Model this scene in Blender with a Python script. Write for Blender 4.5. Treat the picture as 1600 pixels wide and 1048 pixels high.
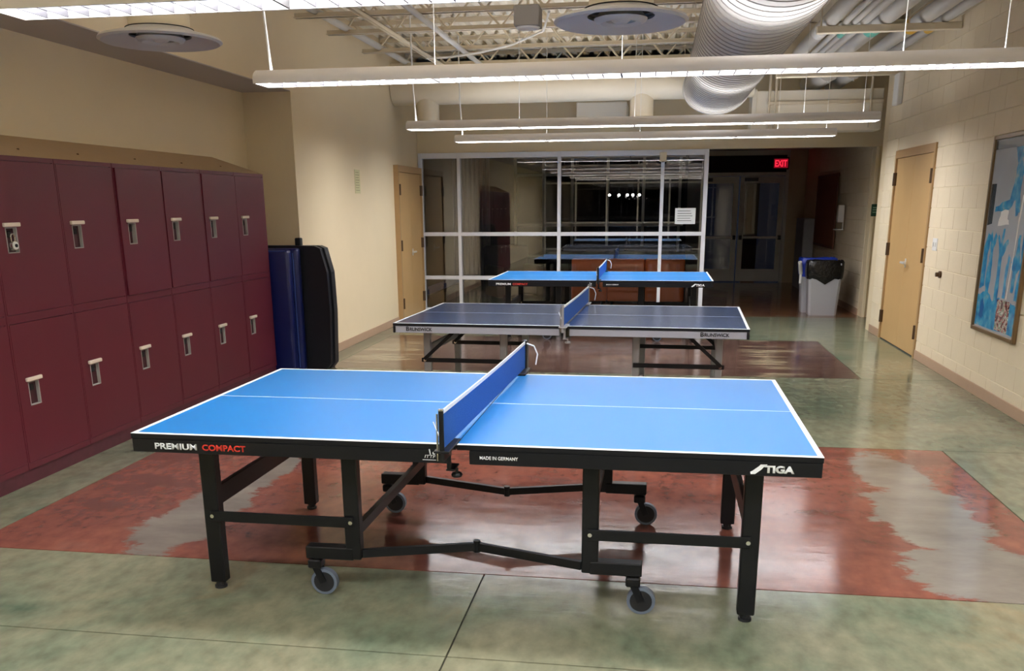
import bpy, bmesh, math, random
from mathutils import Vector, Matrix
random.seed(7)
PI = math.pi
for o in list(bpy.data.objects): bpy.data.objects.remove(o)
SC = bpy.context.scene
COL = SC.collection

# ------------------------------------------------------------------ camera
def setup_camera():
    f, yaw, pit, rol, h = 1407.72, -0.1555, 0.2651, -0.0067, 1.6547
    cy, sy = math.cos(yaw), math.sin(yaw)
    F = Vector((sy*math.cos(pit), cy*math.cos(pit), -math.sin(pit)))
    R = Vector((cy, -sy, 0)); U = R.cross(F)
    c, s = math.cos(rol), math.sin(rol)
    R2 = c*R + s*U; U2 = -s*R + c*U
    cd = bpy.data.cameras.new('camera'); co = bpy.data.objects.new('camera', cd); COL.objects.link(co)
    m = Matrix(((R2.x, U2.x, -F.x, 0), (R2.y, U2.y, -F.y, 0), (R2.z, U2.z, -F.z, h), (0, 0, 0, 1)))
    co.matrix_world = m
    cd.sensor_fit = 'HORIZONTAL'; cd.sensor_width = 36; cd.lens = f/1600*36
    cd.shift_y = 177.98/1600; cd.clip_start = .05; cd.clip_end = 200
    SC.camera = co
setup_camera()

# ------------------------------------------------------------------ world and exposure
wd = bpy.data.worlds.new('night'); SC.world = wd; wd.use_nodes = True
wd.node_tree.nodes['Background'].inputs[0].default_value = (.01, .012, .02, 1)
wd.node_tree.nodes['Background'].inputs[1].default_value = 1
vs = SC.view_settings
vs.view_transform = 'Standard'; vs.look = 'None'; vs.gamma = 1; vs.use_curve_mapping = False
vs.exposure = 0.0
LAMP = 37.0          # strength of the fluorescent lamp panels
LAMP_UP = 29.0        # light leaving the slot along the top of each fixture

# ------------------------------------------------------------------ materials
MATS = {}
def lin(c):
    return tuple(((v/255)/12.92 if v/255 <= .04045 else ((v/255+.055)/1.055)**2.4) for v in c)
def mat(name, rgb, rough=.5, metal=0, spec=.5, noise=0, nscale=8, bump=0, bscale=60, coat=0, alpha=1, stretch=None):
    if name in MATS: return MATS[name]
    m = bpy.data.materials.new(name); m.use_nodes = True; nt = m.node_tree; b = nt.nodes['Principled BSDF']
    col = (*lin(rgb), 1)
    b.inputs['Base Color'].default_value = col; b.inputs['Roughness'].default_value = rough
    b.inputs['Metallic'].default_value = metal; b.inputs['Specular IOR Level'].default_value = spec
    b.inputs['Coat Weight'].default_value = coat; b.inputs['Alpha'].default_value = alpha
    if noise or bump:
        tc = nt.nodes.new('ShaderNodeTexCoord'); mp = nt.nodes.new('ShaderNodeMapping')
        nt.links.new(tc.outputs['Object'], mp.inputs['Vector'])
        if stretch: mp.inputs['Scale'].default_value = stretch
    if noise:
        n = nt.nodes.new('ShaderNodeTexNoise'); n.inputs['Scale'].default_value = nscale; n.inputs['Detail'].default_value = 6
        nt.links.new(mp.outputs[0], n.inputs['Vector'])
        mr = nt.nodes.new('ShaderNodeMapRange'); mr.inputs['To Min'].default_value = 1-noise; mr.inputs['To Max'].default_value = 1+noise
        nt.links.new(n.outputs['Fac'], mr.inputs['Value'])
        mx = nt.nodes.new('ShaderNodeVectorMath'); mx.operation = 'SCALE'; mx.inputs[0].default_value = col[:3]
        nt.links.new(mr.outputs[0], mx.inputs['Scale']); nt.links.new(mx.outputs[0], b.inputs['Base Color'])
    if bump:
        n = nt.nodes.new('ShaderNodeTexNoise'); n.inputs['Scale'].default_value = bscale; n.inputs['Detail'].default_value = 4
        nt.links.new(mp.outputs[0], n.inputs['Vector'])
        bp = nt.nodes.new('ShaderNodeBump'); bp.inputs['Strength'].default_value = bump; bp.inputs['Distance'].default_value = .01
        nt.links.new(n.outputs['Fac'], bp.inputs['Height']); nt.links.new(bp.outputs[0], b.inputs['Normal'])
    MATS[name] = m; return m
def emit(name, rgb, strength):
    m = bpy.data.materials.new(name); m.use_nodes = True; nt = m.node_tree
    nt.nodes.remove(nt.nodes['Principled BSDF'])
    e = nt.nodes.new('ShaderNodeEmission'); e.inputs[0].default_value = (*rgb, 1); e.inputs[1].default_value = strength
    nt.links.new(e.outputs[0], nt.nodes['Material Output'].inputs[0]); return m
def glass(name, ior=1.8, tint=.85):
    m = bpy.data.materials.new(name); m.use_nodes = True; nt = m.node_tree
    nt.nodes.remove(nt.nodes['Principled BSDF'])
    t = nt.nodes.new('ShaderNodeBsdfTransparent'); t.inputs[0].default_value = (tint, tint, tint*1.02, 1)
    g = nt.nodes.new('ShaderNodeBsdfGlossy'); g.inputs['Roughness'].default_value = .0
    fr = nt.nodes.new('ShaderNodeFresnel'); fr.inputs['IOR'].default_value = ior
    mx = nt.nodes.new('ShaderNodeMixShader')
    nt.links.new(fr.outputs[0], mx.inputs[0]); nt.links.new(t.outputs[0], mx.inputs[1]); nt.links.new(g.outputs[0], mx.inputs[2])
    nt.links.new(mx.outputs[0], nt.nodes['Material Output'].inputs[0]); return m

M_wall = mat('wall_paint', (229, 211, 176), .6, noise=.03, nscale=3, bump=.05, bscale=200)
M_block = mat('block_paint', (233, 217, 187), .5, noise=.04, nscale=5, bump=.25, bscale=120)
M_mortar = mat('mortar', (240, 226, 196), .7)
M_dark = mat('dark_void', (30, 29, 28), .8)
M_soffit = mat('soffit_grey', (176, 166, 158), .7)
M_steel = mat('painted_steel', (226, 213, 188), .55, noise=.04, nscale=4)
M_deck = mat('deck_paint', (242, 232, 212), .6, noise=.08, nscale=3)
M_duct = mat('duct_paint', (198, 194, 188), .36, noise=.02)
M_diff = mat('diffuser_paint', (186, 182, 180), .45)
M_white = mat('white_paint', (232, 230, 226), .4)
M_fix = mat('fixture_paint', (228, 222, 218), .45)
M_blade = mat('louver_dark', (34, 34, 42), .5)
M_lock = mat('locker_maroon', (99, 32, 46), .38, noise=.05, nscale=6, bump=.03, bscale=90)
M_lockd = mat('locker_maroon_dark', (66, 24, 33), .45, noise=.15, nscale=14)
M_locktop = mat('locker_top_tan', (180, 152, 118), .6, noise=.05)
M_cup = mat('locker_cup_metal', (172, 168, 162), .45)
M_lift = mat('locker_lift_bar', (238, 224, 206), .35)
M_base = mat('baseboard', (178, 148, 122), .5, noise=.05, nscale=10)
M_door = mat('door_tan', (196, 160, 108), .45, noise=.06, nscale=3)
M_frame = mat('door_frame_tan', (176, 142, 98), .45)
M_hinge = mat('hinge_bronze', (88, 66, 46), .4, metal=.5)
M_chrome = mat('chrome', (210, 205, 198), .2, metal=1)
M_alu = mat('alu_frame', (226, 226, 232), .35)
M_black = mat('black_steel', (9, 10, 14), .42, spec=.35)
M_apron = mat('black_apron', (11, 12, 18), .4, spec=.35)
M_rubber = mat('rubber', (22, 23, 26), .6)
M_wheel = mat('wheel_grey', (96, 106, 120), .5)
M_top1 = mat('blue_top', (0, 116, 188), .34, spec=.9, noise=.02, nscale=20)
M_top2 = mat('navy_top', (28, 60, 104), .2, noise=.05, nscale=6)
M_line = mat('white_line', (238, 242, 246), .4)
M_net = mat('net_blue', (4, 84, 172), .7, bump=.6, bscale=300, noise=.25, nscale=160)
M_silver = mat('silver_steel', (150, 150, 152), .4, metal=.3)
M_silverap = mat('silver_apron', (158, 160, 170), .35, metal=.2)
M_red = mat('red_print', (214, 52, 36), .5)
M_blackp = mat('black_print', (12, 12, 15), .6)
M_bluevinyl = mat('blue_vinyl', (8, 22, 88), .35, bump=.08, bscale=20)
M_blackvinyl = mat('black_vinyl', (20, 22, 30), .4, bump=.08, bscale=20)
M_orange = mat('orange_vinyl', (255, 134, 66), .5, noise=.05)
M_olive = mat('olive_fabric', (92, 92, 72), .8)
M_plastic = mat('bin_grey', (168, 168, 172), .5)
M_bag = mat('bin_bag_black', (12, 12, 14), .25, bump=.6, bscale=25)
M_bagblue = mat('bin_bag_blue', (18, 52, 170), .3, bump=.6, bscale=25)
M_cork = mat('cork_brown', (132, 78, 48), .8, noise=.1, nscale=30)
M_green = mat('sign_green', (22, 66, 44), .5)
M_paper = mat('paper', (226, 228, 226), .7)
M_cream = mat('paper_cream', (206, 198, 150), .7)
M_wood = mat('frame_bronze', (122, 98, 66), .35, metal=.3)
M_print = mat('print_grey', (176, 182, 190), .22, noise=.12, nscale=3, coat=.5)
M_cyan = mat('print_cyan', (40, 150, 205), .25, noise=.25, nscale=9, coat=.5)
def wash(name, stops, scale, rough=.25):
    m = bpy.data.materials.new(name); m.use_nodes = True; nt = m.node_tree; b = nt.nodes['Principled BSDF']
    tc = nt.nodes.new('ShaderNodeTexCoord'); n = nt.nodes.new('ShaderNodeTexNoise'); n.inputs['Scale'].default_value = scale; n.inputs['Detail'].default_value = 5
    r = nt.nodes.new('ShaderNodeValToRGB'); e = r.color_ramp.elements
    e[0].position, e[0].color = stops[0][0], (*lin(stops[0][1]), 1); e[1].position, e[1].color = stops[-1][0], (*lin(stops[-1][1]), 1)
    for p, c in stops[1:-1]: e.new(p).color = (*lin(c), 1)
    nt.links.new(tc.outputs['Object'], n.inputs['Vector']); nt.links.new(n.outputs['Fac'], r.inputs[0]); nt.links.new(r.outputs[0], b.inputs['Base Color'])
    b.inputs['Roughness'].default_value = rough; b.inputs['Coat Weight'].default_value = .5; b.inputs['Coat Roughness'].default_value = .05
    return m
M_cyan = wash('print_cyan_wash', [(.3, (14, 104, 168)), (.48, (40, 150, 205)), (.58, (70, 170, 210)), (.7, (150, 185, 200))], 11)
M_printd = mat('print_dark', (36, 52, 60), .25, noise=.4, nscale=20, coat=.5)
M_prmix = mat('print_mixed', (128, 92, 84), .3, noise=.7, nscale=40, coat=.5)
M_prmix = wash('print_group', [(.34, (40, 40, 44)), (.45, (150, 50, 48)), (.52, (214, 200, 190)), (.6, (90, 120, 86)), (.68, (230, 226, 220))], 24)
M_hallgrey = mat('hall_frame_grey', (226, 222, 212), .45)
M_teal = mat('pipe_teal', (96, 190, 172), .5)
M_yellow = mat('pipe_yellow', (226, 180, 60), .5)
M_lamp = emit('lamp_panel', (.97, .97, 1), LAMP)
M_lampup = emit('lamp_top_slot', (.97, .97, 1), LAMP_UP)
M_bulb = emit('lounge_bulb', (1, .95, .85), 14)
SOFT = emit('lamp_top_soft', (.97, .97, 1), 16)
M_cduct = mat('cream_duct', (244, 236, 218), .5)
M_lever = mat('lever_bright', (226, 222, 216), .3, metal=.4)
M_exit = mat('exit_case', (70, 20, 20), .4)
M_exitl = emit('exit_red', (1, .02, .05), 1.6)
M_glass = glass('screen_glass', 2.05, .99)
M_glassd = glass('door_glass', 1.5, .6)

# ------------------------------------------------------------------ mesh helpers
class MB:
    def __init__(s): s.b = bmesh.new()
    def box(s, x0, x1, y0, y1, z0, z1, bev=0, seg=1):
        t = bmesh.new()
        vs_ = [t.verts.new((x, y, z)) for x in (x0, x1) for y in (y0, y1) for z in (z0, z1)]
        for q in ((0, 1, 3, 2), (4, 6, 7, 5), (0, 4, 5, 1), (2, 3, 7, 6), (0, 2, 6, 4), (1, 5, 7, 3)): t.faces.new([vs_[i] for i in q])
        if bev: bmesh.ops.bevel(t, geom=list(t.edges), offset=bev, segments=seg, profile=.5, affect='EDGES')
        s._merge(t); return s
    def _merge(s, t):
        bmesh.ops.recalc_face_normals(t, faces=list(t.faces))
        me = bpy.data.meshes.new('t'); t.to_mesh(me); t.free(); s.b.from_mesh(me); bpy.data.meshes.remove(me)
    def tube(s, p0, p1, r, n=12, r1=None):
        p0, p1 = Vector(p0), Vector(p1); d = (p1-p0); L = d.length; d.normalize()
        q = d.to_track_quat('Z', 'Y').to_matrix().to_4x4(); q.translation = (p0+p1)/2
        t = bmesh.new(); bmesh.ops.create_cone(t, cap_ends=True, segments=n, radius1=r, radius2=r if r1 is None else r1, depth=L, matrix=q)
        s._merge(t); return s
    def bar(s, p0, p1, w, h):           # rectangular bar, w sideways (horizontal), h vertical-ish
        p0, p1 = Vector(p0), Vector(p1); d = (p1-p0).normalized()
        side = d.cross(Vector((0, 0, 1)))
        side = Vector((1, 0, 0)) if side.length < 1e-4 else side.normalized()
        up = side.cross(d).normalized()
        t = bmesh.new(); v = []
        for p in (p0, p1):
            for a, b in ((-1, -1), (1, -1), (1, 1), (-1, 1)): v.append(t.verts.new(p+side*a*w/2+up*b*h/2))
        for q in ((0, 1, 2, 3), (7, 6, 5, 4), (0, 4, 5, 1), (1, 5, 6, 2), (2, 6, 7, 3), (3, 7, 4, 0)): t.faces.new([v[i] for i in q])
        s._merge(t); return s
    def path(s, pts, r, n=8):
        for a, b in zip(pts, pts[1:]): s.tube(a, b, r, n)
        return s
    def lathe(s, prof, c=(0, 0, 0), n=32):     # prof: (r,z)
        t = bmesh.new(); rings = []
        for r, z in prof:
            rings.append([t.verts.new((c[0]+max(r, 1e-4)*math.cos(2*PI*i/n), c[1]+max(r, 1e-4)*math.sin(2*PI*i/n), c[2]+z)) for i in range(n)])
        for a, b in zip(rings, rings[1:]):
            for i in range(n): t.faces.new((a[i], a[(i+1) % n], b[(i+1) % n], b[i]))
        s._merge(t); return s
    def prism(s, poly, axis, a0, a1):     # poly 2D extruded along axis; (y,z) for x, (x,z) for y, (x,y) for z
        t = bmesh.new()
        def P(p, a): return {'x': (a, p[0], p[1]), 'y': (p[0], a, p[1]), 'z': (p[0], p[1], a)}[axis]
        A = [t.verts.new(P(p, a0)) for p in poly]; B = [t.verts.new(P(p, a1)) for p in poly]
        n = len(poly)
        t.faces.new(A); t.faces.new(B[::-1])
        for i in range(n): t.faces.new((A[i], A[(i+1) % n], B[(i+1) % n], B[i]))
        s._merge(t); return s
    def build(s, name, m, parent=None, smooth=False, loc=None):
        me = bpy.data.meshes.new(name); s.b.to_mesh(me); s.b.free()
        me.materials.append(m)
        if smooth:
            me.shade_smooth(); me.set_sharp_from_angle(angle=math.radians(38))
        return link(name, me, parent, loc)
def link(name, me, parent=None, loc=None):
    o = bpy.data.objects.new(name, me); COL.objects.link(o)
    if loc: o.location = loc
    if parent: o.parent = parent
    return o
def tag(o, label, cat, group=None):
    o['label'] = label; o['category'] = cat
    if group: o['group'] = group
    return o
def thing(name, label, cat, loc=(0, 0, 0), rz=0, group=None):
    o = bpy.data.objects.new(name, None); COL.objects.link(o); o.location = loc; o.rotation_euler = (0, 0, rz)
    o.empty_display_size = .1
    return tag(o, label, cat, group)
def struct(o, label=None, cat=None):
    o['kind'] = 'structure'
    if label: o['label'] = label
    if cat: o['category'] = cat
    return o
def sempty(name, label, cat, loc=(0, 0, 0)):
    o = thing(name, label, cat, loc); o['kind'] = 'structure'; return o
def text(name, body, m, parent, loc, w, h, rot=(PI/2, 0, 0), bold=.0, ext=.0006, shear=0):
    c = bpy.data.curves.new(name, 'FONT'); c.body = body; c.size = 1; c.offset = bold; c.extrude = 0; c.shear = shear
    o = bpy.data.objects.new(name, c); COL.objects.link(o)
    dg = bpy.context.evaluated_depsgraph_get(); me = bpy.data.meshes.new_from_object(o.evaluated_get(dg))
    bpy.data.objects.remove(o); bpy.data.curves.remove(c)
    xs = [v.co.x for v in me.vertices]; ys = [v.co.y for v in me.vertices]
    sx = w/(max(xs)-min(xs)); sy = h/(max(ys)-min(ys))
    for v in me.vertices: v.co = ((v.co.x-min(xs))*sx, (v.co.y-min(ys))*sy, 0)
    b = bmesh.new(); b.from_mesh(me)
    r = bmesh.ops.extrude_face_region(b, geom=list(b.faces))
    bmesh.ops.translate(b, verts=[g for g in r['geom'] if isinstance(g, bmesh.types.BMVert)], vec=(0, 0, ext))
    bmesh.ops.recalc_face_normals(b, faces=list(b.faces)); b.to_mesh(me); b.free()
    me.name = name; me.materials.clear(); me.materials.append(m)
    ob = link(name, me, parent, loc); ob.rotation_euler = rot; return ob
def poly_plate(name, pts, m, parent, to3, thick):   # flat shape in 2D mapped by to3(p, depth)
    t = bmesh.new(); A = [t.verts.new(to3(p, 0)) for p in pts]; B = [t.verts.new(to3(p, thick)) for p in pts]; n = len(pts)
    t.faces.new(A); t.faces.new(B[::-1])
    for i in range(n): t.faces.new((A[i], A[(i+1) % n], B[(i+1) % n], B[i]))
    mb = MB(); mb._merge(t); return mb.build(name, m, parent)

# ------------------------------------------------------------------ room constants
XR, XL, XB = 2.85, -3.64, -4.15        # right wall, left wall, back of the locker recess
YB, YS = -6.0, 14.1                    # wall behind the camera, glazed screen
ZD = 3.75                              # underside of the roof deck
YREC = 9.13                            # end of the locker recess
YEND = 12.55                           # end of the right wall
YH = 20.4                              # hall doors

# ------------------------------------------------------------------ floor
def floor_material(name, kind):
    m = bpy.data.materials.new(name); m.use_nodes = True; nt = m.node_tree; b = nt.nodes['Principled BSDF']; N = nt.nodes.new; Lk = nt.links.new
    g = N('ShaderNodeNewGeometry')
    def noise(scale, detail=6, stretch=(1, 1, 1), rough=.55, dist=0):
        mp = N('ShaderNodeMapping'); mp.inputs['Scale'].default_value = stretch; Lk(g.outputs['Position'], mp.inputs['Vector'])
        n = N('ShaderNodeTexNoise'); n.inputs['Scale'].default_value = scale; n.inputs['Detail'].default_value = detail
        n.inputs['Roughness'].default_value = rough; n.inputs['Distortion'].default_value = dist
        Lk(mp.outputs[0], n.inputs['Vector']); return n.outputs['Fac']
    def ramp(fac, stops):
        r = N('ShaderNodeValToRGB'); Lk(fac, r.inputs[0]); e = r.color_ramp.elements
        e[0].position, e[0].color = stops[0][0], (*lin(stops[0][1]), 1); e[1].position, e[1].color = stops[-1][0], (*lin(stops[-1][1]), 1)
        for p, c in stops[1:-1]: x = e.new(p); x.color = (*lin(c), 1)
        return r.outputs[0]
    def math_(op, a, b_=None, clamp=False):
        n = N('ShaderNodeMath'); n.operation = op; n.use_clamp = clamp
        for i, v in enumerate((a, b_)):
            if v is None: continue
            if isinstance(v, (int, float)): n.inputs[i].default_value = v
            else: Lk(v, n.inputs[i])
        return n.outputs[0]
    def mixc(f, a, b_, mode='MIX'):
        n = N('ShaderNodeMix'); n.data_type = 'RGBA'; n.blend_type = mode
        if isinstance(f, (int, float)): n.inputs[0].default_value = f
        else: Lk(f, n.inputs[0])
        Lk(a, n.inputs[6]); Lk(b_, n.inputs[7]); return n.outputs[2]
    sep = N('ShaderNodeSeparateXYZ'); Lk(g.outputs['Position'], sep.inputs[0])
    def ellipse(cx, cy, rx, ry):
        a = math_('DIVIDE', math_('SUBTRACT', sep.outputs[0], cx), rx); c = math_('DIVIDE', math_('SUBTRACT', sep.outputs[1], cy), ry)
        return math_('SUBTRACT', 1, math_('SQRT', math_('ADD', math_('MULTIPLY', a, a), math_('MULTIPLY', c, c))))
    green = ramp(noise(1.3, 8, (1, 1, 1), .6, .4), [(.28, (84, 106, 88)), (.42, (116, 124, 104)), (.55, (134, 134, 112)), (.72, (148, 143, 120))])
    fine = ramp(noise(14, 8, (1, .6, 1)), [(.3, (120, 120, 110)), (.7, (205, 205, 200))])
    col = mixc(.45, green, fine, 'OVERLAY')
    if kind == 'red':
        red = ramp(noise(2.2, 8, (.7, 1, 1), .6, .3), [(.25, (98, 62, 56)), (.45, (126, 75, 64)), (.6, (138, 82, 68)), (.8, (128, 88, 78))])
        grey = ramp(noise(3, 8, (.6, 1.2, 1), .65), [(.3, (110, 103, 95)), (.7, (138, 130, 120))])
        e = None
        for q in ((-2.46, 4.35, .24, .7), (-2.43, 5.3, .15, .6), (1.52, 5.75, .22, .5), (1.52, 4.9, .28, .75), (1.58, 4.15, .42, .42)):
            v = ellipse(*q); e = v if e is None else math_('MAXIMUM', e, v)
        n1 = noise(3.0, 10, (.8, 1.4, 1), .7, .4); n2 = noise(13, 8, (.5, 1.5, 1), .7)
        mk = math_('ADD', e, math_('ADD', math_('MULTIPLY', math_('SUBTRACT', n1, .5), 1.9), math_('MULTIPLY', math_('SUBTRACT', n2, .5), .5)))
        mk = math_('MULTIPLY', mk, 7, True)
        col = mixc(mk, mixc(.4, red, fine, 'OVERLAY'), grey)
    elif kind == 'brown':
        br = ramp(noise(3, 8, (.35, 1.4, 1), .6, .5), [(.3, (74, 54, 52)), (.5, (94, 70, 62)), (.7, (118, 94, 80))])
        pale = ramp(noise(3, 6), [(.3, (134, 120, 96)), (.7, (158, 144, 118))])
        v = math_('MAXIMUM', ellipse(1.25, 10.2, .28, 1.3), ellipse(-3.0, 10.2, .6, 1.6))
        n1 = noise(2.4, 10, (.3, 2.2, 1), .7, .3)
        mk = math_('MULTIPLY', math_('ADD', math_('MULTIPLY', v, .5), math_('MULTIPLY', math_('SUBTRACT', n1, .52), 4)), 3, True)
        col = mixc(mk, mixc(.2, br, fine, 'OVERLAY'), pale)
    elif kind == 'hall':
        col = ramp(noise(2, 6), [(.3, (112, 72, 50)), (.7, (140, 96, 68))])
    else:
        rust = ramp(noise(2, 4), [(.4, (170, 122, 70)), (.6, (160, 120, 74))])
        mk = math_('MULTIPLY', math_('SUBTRACT', noise(.9, 8, (1, 1, 1), .65, .6), .60), 4, True)
        col = mixc(math_('MULTIPLY', mk, .55), col, rust)
    Lk(col, b.inputs['Base Color'])
    rr = N('ShaderNodeMapRange'); Lk(noise(5, 8, (.6, 1.2, 1), .7), rr.inputs['Value'])
    rr.inputs['From Min'].default_value = .3; rr.inputs['From Max'].default_value = .7
    rr.inputs['To Min'].default_value = .06; rr.inputs['To Max'].default_value = .2
    Lk(rr.outputs[0], b.inputs['Roughness'])
    b.inputs['Specular IOR Level'].default_value = .55
    bp = N('ShaderNodeBump'); bp.inputs['Strength'].default_value = .22; bp.inputs['Distance'].default_value = .004
    hs = math_('ADD', noise(9, 6, (.5, 1.6, 1)), math_('MULTIPLY', noise(60, 4, (.35, 1.6, 1)), .35)); Lk(hs, bp.inputs['Height']); Lk(bp.outputs[0], b.inputs['Normal'])
    return m
FG, FR, FB, FH = floor_material('floor_green', 'green'), floor_material('floor_red', 'red'), floor_material('floor_brown', 'brown'), floor_material('floor_hall', 'hall')
fl = struct(MB().box(-4.3, 4.3, YB-.2, 22.6, -.2, -.012).build('floor', mat('slab_joint', (58, 56, 48), .7)), 'stained polished concrete floor cut into large slabs', 'floor')
ys = [YB, -3.5, -1.0, 1.0, 3.02, 3.82, 6.37, 9.04, 11.56, YS-.02]
J = .004
for i in range(len(ys)-1):
    y0, y1 = ys[i]+J, ys[i+1]-J
    if i == 5: cells = [(-4.2, -3.41, FG), (-3.41, 2.0, FR), (2.0, 3.0, FG)]
    elif i == 7: cells = [(-4.2, -3.40, FG), (-3.40, 2.02, FB), (2.02, 3.0, FG)]
    elif i in (6, 8): cells = [(-4.2, -.73, FG), (-.73, 3.0 if i == 6 else 4.2, FG)]
    else: cells = [(-4.2, -.732, FG), (-.732, 3.0, FG)]
    for x0, x1, m in cells:
        MB().box(x0+(J if x0 > -4 else 0), x1-J, y0, y1, -.013, 0).build('floor_slab', m, fl)
MB().box(-4.2, .74, YS, 22.5, -.013, 0).build('floor_slab', FG, fl)
MB().box(.748, 4.2, YS, 22.5, -.013, 0).build('floor_slab', FH, fl)

# ------------------------------------------------------------------ walls and ceiling
wl = sempty('wall_left', 'smooth cream painted wall with a locker recess below a dropped edge', 'wall')
MB().box(XL-.7, XL, YB, YREC, 2.765, ZD).build('upper_wall', M_wall, wl)
MB().box(XL-.7, XL, YREC, YS+.1, 0, ZD).build('lower_wall', M_wall, wl)
MB().box(XB-.2, XB, YB, YREC, 0, 2.765).build('recess_back', M_wall, wl)
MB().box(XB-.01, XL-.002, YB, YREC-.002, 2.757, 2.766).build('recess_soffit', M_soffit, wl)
struct(MB().box(XL, XL+.012, YREC, 12.70, 0, .10, .003).build('baseboard_left', M_base), 'tan rubber base strip along the cream wall with the notice', 'baseboard')
wb = sempty('wall_back', 'dark night window wall at the near end of the room', 'wall')
MB().box(-4.4, 3.1, YB-.25, YB-.2, 0, ZD).build('night_backing', M_dark, wb)
MB().box(-4.2, 2.85, YB-.12, YB-.11, 0, ZD-.1).build('pane', M_glassd, wb)
for k in range(7): MB().box(-4.1+k*1.13, -4.04+k*1.13, YB-.15, YB-.05, 0, ZD-.1).build('mullion', M_hallgrey, wb)
for z in (.05, 1.0, 2.4, 3.5): MB().box(-4.2, 2.85, YB-.14, YB-.06, z-.03, z+.03).build('transom_bar', M_hallgrey, wb)

def blocks_between(parent, x, d, y0, y1, z0, z1, holes, m, bw=.4, bh=.2, j=.008):
    # painted masonry blocks, each one proud of the mortar; faces towards -x when d<0
    cache = {}
    r = 0; z = z0
    while z < z1-.02:
        zt = min(z+bh, z1); off = 0 if r % 2 == 0 else bw/2
        ya = y0-off
        while ya < y1:
            segs = [(max(ya, y0), min(ya+bw, y1))]
            for hy0, hy1, hz1 in holes:
                if z < hz1-.02:
                    ns = []
                    for a, b_ in segs:
                        if b_ <= hy0 or a >= hy1: ns.append((a, b_))
                        else:
                            if a < hy0: ns.append((a, hy0))
                            if b_ > hy1: ns.append((hy1, b_))
                    segs = ns
            for a, b_ in segs:
                if b_-a < .03: continue
                key = (round(b_-a, 3), round(zt-z, 3))
                if key not in cache:
                    w, h = b_-a-.004, zt-z-j
                    mb = MB().box(0, .03*d, -w/2, w/2, -h/2, h/2, .002)
                    o = mb.build('block', m, parent); cache[key] = o.data
                else: o = link('block', cache[key], parent)
                o.location = (x-.03*d, (a+b_)/2, (z+zt)/2)
            ya += bw
        z += bh; r += 1
wr = sempty('wall_right', 'cream painted concrete block wall with tan double doors', 'wall')
dy0, dy1, dz = 10.35, 12.0, 2.25
MB().box(XR+.003, XR+.25, YB, dy0, 0, ZD).box(XR+.003, XR+.25, dy1, YEND, 0, ZD).box(XR+.003, XR+.25, dy0, dy1, dz, ZD).build('wall_core', M_mortar, wr)
nb = MB()
for r_ in range(18):                                   # blocks nearer than the frame's edge, joined
    for c_ in range(13):
        yb_ = 6.95-.4*(c_+1)-(.2 if r_ % 2 else 0); yt_ = min(yb_+.4, 6.95)
        nb.box(XR-.0038, XR+.02, yb_+.002, yt_-.002, max(-.006+.2*r_+.004, 0), -.006+.2*(r_+1)-.004)
    if r_ % 2: nb.box(XR-.0038, XR+.02, 6.752, 6.948, -.006+.2*r_+.004, -.006+.2*(r_+1)-.004)
nb.build('near_blocks', M_block, wr)['kind'] = 'stuff'
blocks_between(wr, XR-.004, -1, 6.95, YEND, -.006, ZD-.15, [(dy0, dy1, dz)], M_block)
struct(MB().box(XR-.016, XR-.0045, YB, dy0-.01, 0, .10, .003).box(XR-.016, XR-.0045, dy1+.01, YEND, 0, .10, .003).build('baseboard_right', M_base), 'tan rubber base strip along the block wall', 'baseboard')

# alcove and hall to the right of the glazed screen
wa = sempty('wall_alcove', 'cream wall end with green sign beside the hall opening', 'wall')
MB().box(3.07, 4.2, 14.16, 14.36, 0, 2.6).build('alcove_wall', M_wall, wa)
MB().box(3.07, 3.12, 14.13, 14.16, 0, 2.42, .004).build('corner_strip', M_wall, wa)
MB().box(3.22, 3.27, 14.12, 14.16, 0, 2.42, .004).build('corner_strip', M_wall, wa)
MB().box(XR, 4.2, YEND+.001, YEND+.25, 0, ZD).box(4.1, 4.2, YEND+.25, 14.16, 0, ZD).build('return_wall', M_wall, wa)
wh = sempty('wall_hall_right', 'dim block wall of the hall with a cork board', 'wall')
MB().box(3.075, 3.3, 14.36, YH+.4, 0, 2.75).build('wall_core', M_wall, wh)
blocks_between(wh, 3.066, -1, 14.37, 18.77, 0, 2.6, [], M_block)
struct(MB().box(3.05, 3.062, 14.37, 20.3, 0, .1).build('baseboard_hall', M_base), 'base strip along the dim hall wall', 'baseboard')
# header wall over the screen and opening
wf = sempty('wall_far', 'cream header wall above the glazed screen', 'wall')
MB().box(-4.3, 4.2, YS-.02, YS+.12, 2.42, ZD-.04).build('header', M_wall, wf)
MB().box(.78, 4.2, YS+.12, YH+.2, 2.72, 2.8).build('hall_ceiling', M_soffit, wf)
# lounge shell
wg = sempty('wall_lounge', 'dark walls and ceiling of the lounge behind the glass', 'wall')
M_lwall = mat('lounge_wall', (120, 116, 108), .8)  # lounge shell colours kept dark, putting the room's gloom into the paint
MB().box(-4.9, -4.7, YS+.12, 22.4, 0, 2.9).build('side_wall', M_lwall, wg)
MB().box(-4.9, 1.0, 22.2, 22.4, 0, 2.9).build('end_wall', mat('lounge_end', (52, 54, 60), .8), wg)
MB().box(-4.9, .78, YS+.12, 22.4, 2.72, 2.9).build('lounge_ceiling', mat('lounge_ceiling', (90, 90, 90), .8), wg)

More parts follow.
